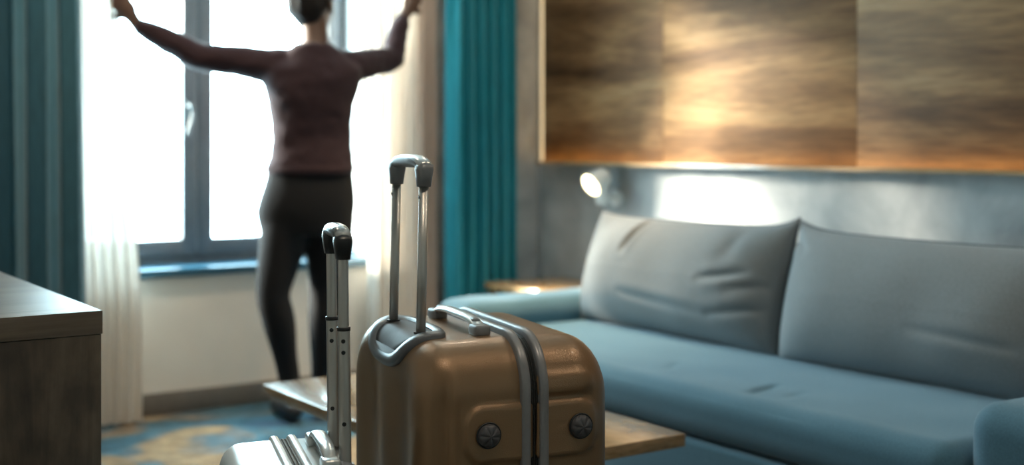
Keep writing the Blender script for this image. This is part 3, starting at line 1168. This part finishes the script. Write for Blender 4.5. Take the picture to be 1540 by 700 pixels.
    bez = from_bm('handle_bezel', bm, cfg['bez_m'], root)
    bm = bmesh.new()
    rings = [[surf(cl[0] + (w - cl[0]) * sc, cl[1] + (s - cl[1]) * sc, lf) for w, s in loop] for sc, lf in ((0.80, 0.0030), (0.6, 0.0022), (0.3, 0.0018), (0.02, 0.0016))]
    add_loft(bm, rings)
    from_bm('bezel_well', bm, cfg['well_m'], bez)
    for w in (w0, w1):
        lathe('rod_hole', [(0.0, 0.0), (cfg['rod_r'] * 1.45, 0.0), (cfg['rod_r'] * 1.45, 0.0035), (0.0, 0.0036)], M['black_plastic'], bez,
              Vector((rp(w, ztop).x, w, ztop + cfg['hole_dz'])), (0, 0, 1), n=20)

    # ---- carry handle on the top
    hx, hw0, hw1, hh = cfg['carry']
    ch = empty('carry_handle', (0, 0, 0))
    ch.parent = root
    path = []
    for k in range(21):
        t = k / 20
        path.append(Vector((hx, hw0 + (hw1 - hw0) * t, ztop + 0.010 + hh * (1 - (2 * t - 1) ** 4))))
    tube('grip', path, [0.0085 + 0.001 * math.sin(PI * k / 20) for k in range(21)], cfg['carry_m'], ch, n=16, ell=(1.35, 0.7), up=(0, 0, 1), dome=True)
    for w, sg in ((hw0, -1), (hw1, 1)):
        rbox('mount', (hx - 0.015, w - 0.020, ztop - 0.004), (hx + 0.015, w + 0.020, ztop + 0.017), 0.007, cfg['mount_m'], ch, n=(3, 3, 2), k=4)
        rbox('strap_tongue', (hx - 0.008, w - sg * 0.026 - 0.014, ztop + 0.012), (hx + 0.008, w - sg * 0.026 + 0.014, ztop + 0.026), 0.006, cfg['mount_m'], ch, n=(2, 3, 1), k=4)

    # ---- round rubber feet on the side
    for (x, z, side) in cfg['feet']:
        bm = bmesh.new()
        rings = []
        n = 48
        rr_ = 0.0195
        lift0 = cfg['foot_lift']
        for q in range(13):
            t = q / 12
            ring = []
            for k in range(n):
                a = 2 * PI * k / n
                if t < 0.25:
                    rad, h = rr_, t / 0.25 * 0.005
                else:
                    b = (t - 0.25) / 0.75 * PI / 2
                    rad, h = (rr_ - 0.001) * math.cos(b), 0.005 + 0.009 * math.sin(b)
                    g = abs(math.sin(a * 3.0 + 0.4)) ** 0.35
                    h -= 0.0028 * (1 - g) * min(1, rad / 0.004) * (1 if rad < rr_ * 0.93 else 0)
                rad = max(rad, 2e-4)
                yy = -(lift0 + h) if side == 0 else W + lift0 + h
                ring.append((x + rad * math.cos(a), yy, z + rad * math.sin(a)))
            rings.append(ring)
        add_loft(bm, rings)
        f = from_bm('side_foot', bm, M['gold_feet'], root)
        bm = bmesh.new()
        rp_ = []
        for k in range(40):
            a = 2 * PI * k / 40
            yy = -lift0 - 0.001 if side == 0 else W + lift0 + 0.001
            rp_.append((x + 0.0208 * math.cos(a), yy, z + 0.0208 * math.sin(a)))
        add_tube(bm, rp_, 0.0016, n=8, closed=True, up=(0, 1, 0))
        from_bm('foot_ring', bm, M['black_plastic'], f)

    # ---- four spinner wheels
    for x in (0.05, TB + GAP + TF - 0.05):
        for w in (0.07, W - 0.07):
            wh = lathe('wheel', [(0.0, -0.012), (0.020, -0.012), (0.024, -0.008), (0.024, 0.008), (0.020, 0.012), (0.0, 0.012)], M['black_plastic'], root, (x, w, 0.024), (1, 0, 0), n=24)
            bm = bmesh.new()
            add_lathe(bm, [(0.0, 0.0), (0.026, 0.0), (0.03, 0.02), (0.0, 0.02)], (x, w, Z0 - 0.012), (0, 0, 1), 20)
            add_box(bm, (x - 0.018, w - 0.016, 0.022), (x - 0.014, w + 0.016, Z0 - 0.006))
            add_box(bm, (x + 0.014, w - 0.016, 0.022), (x + 0.018, w + 0.016, Z0 - 0.006))
            sharp(from_bm('fork', bm, M['grey_plastic'], wh))
    return root


def rr_sd(px, pz, x0, x1, z0, z1, r):
    """signed distance to a rounded rectangle, negative inside"""
    cx, cz = (x0 + x1) / 2, (z0 + z1) / 2
    qx, qz = abs(px - cx) - (x1 - x0) / 2 + r, abs(pz - cz) - (z1 - z0) / 2 + r
    return math.hypot(max(qx, 0), max(qz, 0)) + min(max(qx, qz), 0) - r


GW, GH, GZ0, GTB, GGAP, GTF = 0.455, 0.665, 0.05, 0.182, 0.020, 0.150


def gold_back(p):
    d = 0.0
    # boss round the foot, on both narrow sides
    if p.y < 0.03 or p.y > GW - 0.03:
        sd_ = rr_sd(p.x, p.z, 0.070, GTB + 0.1, 0.518, 0.612, 0.032)
        d += 0.0085 * smoothstep(0.004, -0.004, sd_)
        # vertical groove between the corner post and the side
        g = math.exp(-((p.x - 0.034) / 0.008) ** 2)
        d -= 0.012 * g * smoothstep(GZ0 + GH - 0.03, GZ0 + GH - 0.10, p.z) * smoothstep(GZ0, GZ0 + 0.08, p.z)
        d += 0.004 * math.exp(-((p.x - 0.052) / 0.008) ** 2) * smoothstep(GZ0 + GH - 0.02, GZ0 + GH - 0.10, p.z)
    # fluted back face
    if p.x < 0.045:
        f = 1 - smoothstep(0.02, 0.045, p.x)
        d += 0.006 * f * math.cos((p.y - GW / 2) / GW * 2 * PI * 2.5) * smoothstep(GZ0 + GH, GZ0 + GH - 0.12, p.z) * smoothstep(GZ0, GZ0 + 0.10, p.z)
    return d


def gold_front(p):
    d = 0.0
    x = p.x - GTB - GGAP
    if p.y < 0.045 or p.y > GW - 0.045:
        d += 0.0085 * smoothstep(0.004, -0.004, rr_sd(x, p.z, -0.1, 0.108, 0.518, 0.612, 0.034))
        d += 0.0060 * smoothstep(0.004, -0.004, rr_sd(x, p.z, -0.1, 0.100, 0.624, 0.658, 0.015))
    if x > GTF - 0.05:
        f = smoothstep(GTF - 0.05, GTF - 0.02, x)
        d += 0.005 * f * math.cos((p.y - GW / 2) / GW * 2 * PI * 2.5) * smoothstep(GZ0 + GH, GZ0 + GH - 0.12, p.z) * smoothstep(GZ0, GZ0 + 0.10, p.z)
    return d


def world_from_cam(lat, dep, z=0.0):
    p = FWD * dep + RGT * lat
    return (p.x, p.y, z)


G_ANG = R(22)
suitcase(dict(W=GW, H=GH, Z0=GZ0, TB=GTB, GAP=GGAP, TF=GTF, rc=0.085, re=0.050, ref=0.078, draft=0.004,
              loc=world_from_cam(-0.142, 2.055), rot=-YAW + G_ANG,
              label='large bronze-brown hard-shell suitcase with raised silver trolley handle beside the coffee table',
              shell=M['gold'], rim=M['rim_grey'], tape=M['zip_black'], rimw=0.0165, rimlift=0.0115, ridges=4,
              feat_back=gold_back, feat_front=gold_front,
              rod_x=0.040, rod_w=(GW / 2 - 0.078, GW / 2 + 0.088), rod_top=0.977, rod_sink=0.06, rod_lean=0.022, rod_r=0.0086, stage=None,
              view=(0, -1, 0), grip=0.028, sock_m=M['grey_plastic'], grip_m=M['silver_plastic'],
              bez_w=0.122, bez_s1=0.034, bez_s0=-0.088, bez_m=M['bezel_grey'], well_m=M['well_grey'], hole_dz=0.0005,
              carry=(GTB - 0.045, GW / 2 - 0.115, GW / 2 + 0.115, 0.013), carry_m=M['silver_plastic'], mount_m=M['grey_plastic'],
              feet=[(0.108, 0.565, 0), (GTB + GGAP + 0.074, 0.567, 0), (0.108, 0.565, 1), (GTB + GGAP + 0.074, 0.567, 1)], foot_lift=0.0085))

WW, WH, WZ, WTB, WGAP, WTF = 0.36, 0.50, 0.04, 0.090, 0.020, 0.096


def white_back(p):
    d = 0.0
    if p.x < 0.03:
        d += 0.004 * math.cos((p.y - WW / 2) / WW * 2 * PI * 2) * smoothstep(WZ + WH, WZ + WH - 0.1, p.z) * smoothstep(WZ, WZ + 0.08, p.z)
    return d


def white_front(p):
    x = p.x - WTB - WGAP
    d = 0.0
    if x > WTF - 0.03:
        d += 0.004 * math.cos((p.y - WW / 2) / WW * 2 * PI * 3) * smoothstep(WZ + WH, WZ + WH - 0.1, p.z) * smoothstep(WZ, WZ + 0.08, p.z)
    return d


suitcase(dict(W=WW, H=WH, Z0=WZ, TB=WTB, GAP=WGAP, TF=WTF, rc=0.06, re=0.035, draft=0.003,
              loc=world_from_cam(-0.314, 2.25), rot=-YAW + PI + R(17),
              label='small white cabin suitcase with raised black trolley grip beside the bronze suitcase',
              shell=M['white_shell'], rim=M['white_rim'], tape=M['zip_brown'], rimw=0.014, rimlift=0.006, ridges=3,
              feat_back=white_back, feat_front=white_front,
              rod_x=0.022, rod_w=(WW / 2 - 0.060, WW / 2 + 0.060), rod_top=0.868, rod_sink=0.10, rod_lean=0.012, rod_r=0.0100, stage=0.753, stage2=0.752,
              view=(0.29, 0.957, 0), grip=0.026, sock_m=M['black_plastic'], grip_m=M['film_grey'],
              bez_w=0.095, bez_s1=0.018, bez_s0=-0.075, bez_m=M['grey_plastic'], well_m=M['black_plastic'], hole_dz=-0.006,
              carry=(WTB - 0.038, 0.10, 0.27, 0.016), carry_m=M['silver_plastic'], mount_m=M['silver_plastic'],
              feet=[], foot_lift=0.0))

# ------------------------------------------------------------------ the person at the window
# local frame: x to the picture's right, y away from the camera, z up
PL, PD = -0.7586, 4.75
person = tag(empty('person', world_from_cam(PL, PD), -YAW), 'person in plum sweater and black leggings opening sheer curtains, seen from behind', 'person')


def pp(px, py, dep):
    """figure landmark in the person's own frame, from its bearing and distance"""
    return Vector(((px - 770.0) / 1897.0 * dep - PL, dep - PD, CAM_H - (py - 215.0) / 1897.0 * dep))


# landmarks (bearing, height, distance)
L_SH, L_EL, L_WR = pp(408, 99, 4.74), pp(300, 84, 4.70), pp(208, 39, 4.66)
R_SH, R_EL, R_WR = pp(532, 100, 4.82), pp(588, 88, 5.00), pp(605, 30, 5.07)
L_HA, R_HA = pp(188, 12, 4.645), pp(618, 5, 5.11)
L_HIP, L_KN, L_AN = pp(432, 330, 4.74), pp(411, 440, 4.70), pp(437, 580, 4.76)
R_HIP, R_KN, R_AN = pp(494, 330, 4.80), pp(489, 440, 4.80), pp(484, 590, 4.84)
TYAW = R(8)


def ell_ring(c, rx, ry, yaw, n=36, p=2.3):
    o = []
    for k in range(n):
        a = 2 * PI * k / n
        ca, sa = math.cos(a), math.sin(a)
        x = rx * math.copysign(abs(ca) ** (2 / p), ca)
        y = ry * math.copysign(abs(sa) ** (2 / p), sa)
        o.append((c[0] + x * math.cos(yaw) - y * math.sin(yaw), c[1] + x * math.sin(yaw) + y * math.cos(yaw), c[2]))
    return o


# torso sections: (left px, right px, row, depth radius)
TOR = [(396, 528, 352, 0.105), (389, 530, 322, 0.118), (393, 531, 300, 0.118), (401, 529, 275, 0.110), (409, 526, 245, 0.100), (412, 524, 215, 0.092),
       (412, 524, 190, 0.092), (409, 527, 165, 0.100), (403, 534, 140, 0.108), (400, 540, 118, 0.105), (404, 537, 100, 0.092), (424, 520, 86, 0.078), (444, 502, 74, 0.066)]


def add_torso(bm, rows, infl=0.0):
    pts = []
    for l, r, y, ry in rows:
        a, b = pp(l, y, 4.76), pp(r, y, 4.76)
        pts.append(((a.x + b.x) / 2, 0.012, a.z, (b.x - a.x) / 2 + infl, ry + infl))
    pts = catmull(pts, 5)
    add_loft(bm, [ell_ring(p[:3], p[3], p[4], TYAW) for p in pts])


def add_limb(bm, keys, infl=0.0, ell=(1, 1)):
    """keys: (Vector, radius)"""
    sm = catmull([(*k[0], k[1]) for k in keys], 7)
    add_tube(bm, [s[:3] for s in sm], [s[3] + infl for s in sm], n=20, dome=True, ell=ell)


def mid(a, b, t):
    return a + (b - a) * t


ARM_L = [(mid(L_SH, Vector((0, 0.01, L_SH.z)), 0.25), 0.058), (L_SH, 0.056), (mid(L_SH, L_EL, 0.45), 0.047), (L_EL, 0.043), (mid(L_EL, L_WR, 0.35), 0.040), (L_WR, 0.0225)]
ARM_R = [(mid(R_SH, Vector((0, 0.01, R_SH.z)), 0.25), 0.056), (R_SH, 0.055), (mid(R_SH, R_EL, 0.55), 0.045), (R_EL, 0.040), (mid(R_EL, R_WR, 0.4), 0.034), (R_WR, 0.0225)]
LEG_L = [(L_HIP + Vector((0.005, 0, 0.06)), 0.088), (L_HIP, 0.092), (mid(L_HIP, L_KN, 0.5), 0.076), (L_KN, 0.057), (mid(L_KN, L_AN, 0.28), 0.056), (mid(L_KN, L_AN, 0.65), 0.042),
         (L_AN, 0.032)]
LEG_R = [(R_HIP + Vector((-0.005, 0, 0.06)), 0.088), (R_HIP, 0.092), (mid(R_HIP, R_KN, 0.5), 0.074), (R_KN, 0.056), (mid(R_KN, R_AN, 0.28), 0.054), (mid(R_KN, R_AN, 0.65), 0.042),
         (R_AN, 0.032)]
HEAD = pp(470, 4, 4.80)          # centre of the skull
NECK0, NECK1 = pp(473, 78, 4.76), pp(472, 32, 4.78)


def hand(bm, wrist, centre, fdir, curl, thumb_side, palm_n):
    """palm plus five separate curled fingers closing on the cloth"""
    ax_ = (centre - wrist).normalized()
    side = ax_.cross(palm_n).normalized()
    nrm = side.cross(ax_).normalized()
    rot = Matrix((side, ax_, nrm)).transposed()
    add_tube(bm, [wrist - ax_ * 0.02, wrist + ax_ * 0.02, centre], [0.023, 0.022, 0.026], n=16, ell=(1.15, 0.8), up=nrm, dome=True)
    add_ellipsoid(bm, centre, (0.040, 0.046, 0.016), rot)
    for k, (off, ln) in enumerate(((-0.030, 0.058), (-0.010, 0.072), (0.011, 0.077), (0.031, 0.068))):
        b = centre + ax_ * 0.036 + side * (off * thumb_side)
        pts = [b - ax_ * 0.015]
        a = 0.25 + 0.05 * k
        p = b
        for seg in (0.42, 0.33, 0.25):
            d = ax_ * math.cos(a) + nrm * (math.sin(a))
            pts.append(p)
            p = p + d * ln * seg
            a += curl
        pts.append(p)
        add_tube(bm, pts, [0.0092, 0.0092, 0.0086, 0.0080, 0.0070], n=10, dome=True)
    b = centre - ax_ * 0.012 + side * 0.034 * thumb_side
    p1 = b + (side * thumb_side * 0.7 + ax_ * 0.5 + nrm * 0.4).normalized() * 0.032
    p2 = p1 + (side * thumb_side * 0.05 + ax_ * 0.6 + nrm * 0.75).normalized() * 0.028
    add_tube(bm, [b - side * thumb_side * 0.012, b, p1, p2], [0.0125, 0.0115, 0.0100, 0.0082], n=10, dome=True)


bm = bmesh.new()
add_torso(bm, TOR)
for ch in (ARM_L, ARM_R):
    add_limb(bm, ch)
for ch in (LEG_L, LEG_R):
    add_limb(bm, ch)
add_limb(bm, [(NECK0 + Vector((0, 0.0, -0.02)), 0.064), (mid(NECK0, NECK1, 0.45), 0.053), (NECK1, 0.054)])
HY = R(-14)                       # the head is turned a little to the left
HR = Matrix.Rotation(HY, 3, 'Z')


def hp(x, y, z):
    return HEAD + HR @ Vector((x, y, z))


add_ellipsoid(bm, hp(0, -0.012, 0.025), (0.073, 0.090, 0.085), HR)
add_ellipsoid(bm, hp(0, 0.030, -0.040), (0.057, 0.062, 0.072), HR)
add_ellipsoid(bm, hp(0, 0.066, -0.090), (0.026, 0.022, 0.020), HR)
add_tube(bm, [hp(0, 0.088, 0.012), hp(0, 0.103, -0.014), hp(0, 0.108, -0.034)], [0.008, 0.011, 0.013], n=10, dome=True)
add_ellipsoid(bm, hp(0, 0.088, -0.062), (0.022, 0.012, 0.010), HR)
for s in (-1, 1):
    add_ellipsoid(bm, hp(s * 0.076, -0.004, -0.015), (0.010, 0.019, 0.032), HR)
    add_ellipsoid(bm, hp(s * 0.036, 0.070, -0.028), (0.022, 0.018, 0.020), HR)
hand(bm, L_WR, mid(L_WR, L_HA, 0.95), None, 0.75, 1, Vector((0.25, 0.85, -0.3)))
hand(bm, R_WR, mid(R_WR, R_HA, 0.95), None, 0.75, -1, Vector((-0.4, 0.85, 0.1)))
for an, tx in ((L_AN, -0.35), (R_AN, 0.25)):
    add_tube(bm, [an, Vector((an.x, an.y - 0.012, 0.05)), Vector((an.x + tx * 0.10, an.y + 0.09, 0.035)), Vector((an.x + tx * 0.18, an.y + 0.15, 0.028))],
             [0.033, 0.034, 0.030, 0.022], n=14, dome=True)
remeshed('body', bm, 0.0062, 3, M['skin'], person)


def knit(co, no):
    f = mnoise.noise(Vector((co.x * 9, co.y * 9, co.z * 22))) * 0.006
    f += 0.003 * mnoise.noise(co * 30)
    return co + no * f


bm = bmesh.new()
hem = pp(467, 257, 4.76).z
add_torso(bm, [(402, 531, 258, 0.112), (407, 528, 245, 0.107)] + TOR[5:12] + [(441, 504, 73, 0.068), (450, 495, 66, 0.060)], 0.010)
add_limb(bm, ARM_L[:-1] + [(mid(L_EL, L_WR, 0.93), 0.025)], 0.012)
add_limb(bm, ARM_R[:-1] + [(mid(R_EL, R_WR, 0.93), 0.025)], 0.012)
remeshed('sweater', bm, 0.009, 4, M['sweater'], person, knit)
bm = bmesh.new()
c0 = pp(467, 251, 4.76)
add_loft(bm, [ell_ring((c0.x - 0.001, 0.012, z), 0.160 + e, 0.119 + e, TYAW, 60) for z, e in ((hem - 0.014, -0.004), (hem - 0.012, 0.003), (hem + 0.016, 0.003), (hem + 0.022, -0.006))])
from_bm('sweater_hem', bm, M['sweater'], person)
for (wr, el, r0) in ((L_WR, L_EL, 0.031), (R_WR, R_EL, 0.031)):
    tube('sweater_cuff', [mid(el, wr, 0.90), mid(el, wr, 1.0)], [r0 + 0.002, r0], M['sweater'], person, n=24)
bm = bmesh.new()
add_torso(bm, TOR[:5], 0.006)
for ch in (LEG_L, LEG_R):
    add_limb(bm, ch[:-1] + [(mid(ch[-2][0], ch[-1][0], 0.95), ch[-1][1] + 0.002)], 0.006)
remeshed('leggings', bm, 0.009, 5, M['leggings'], person, lambda co, no: co + no * 0.003 * mnoise.noise(Vector((co.x * 14, co.y * 14, co.z * 7))))
# hair: cap over the back of the skull with a bun on top and the nape
bm = bmesh.new()
add_ellipsoid(bm, hp(0, -0.026, 0.036), (0.092, 0.098, 0.094), HR)
add_ellipsoid(bm, hp(0, -0.052, -0.010), (0.083, 0.062, 0.074), HR)
add_ellipsoid(bm, hp(0, -0.050, -0.055), (0.056, 0.036, 0.048), HR)
add_ellipsoid(bm, hp(0.0, -0.065, 0.125), (0.046, 0.046, 0.042), HR)
remeshed('hair', bm, 0.008, 4, M['hair'], person, lambda co, no: co + no * 0.005 * mnoise.noise(Vector((co.x * 50, co.y * 50, co.z * 12))))
for s in (-1, 1):
    bm = bmesh.new()
    add_ellipsoid(bm, hp(s * 0.031, 0.078, 0.006), (0.013, 0.010, 0.008), HR)
    from_bm('eye', bm, M['eye'], person)
bm = bmesh.new()
add_ellipsoid(bm, hp(0, 0.097, -0.062), (0.023, 0.008, 0.0075), HR)
from_bm('mouth', bm, M['lips'], person)
for an, tx in ((L_AN, -0.50), (R_AN, 0.25)):
    bm = bmesh.new()
    f = Vector((tx, 1, 0)).normalized()
    h = Vector((an.x, an.y, 0)) - f * 0.045
    pts = [(h + Vector((0, 0, 0.045)), 0.034), (h + f * 0.045 + Vector((0, 0, 0.055)), 0.042), (h + f * 0.11 + Vector((0, 0, 0.046)), 0.040),
           (h + f * 0.18 + Vector((0, 0, 0.036)), 0.038), (h + f * 0.225 + Vector((0, 0, 0.030)), 0.028)]
    add_limb(bm, pts, 0.002)

    def sole(co, no):
        return Vector((co.x, co.y, max(co.z, 0.0)))
    remeshed('shoe', bm, 0.007, 3, M['shoe'], person, sole)
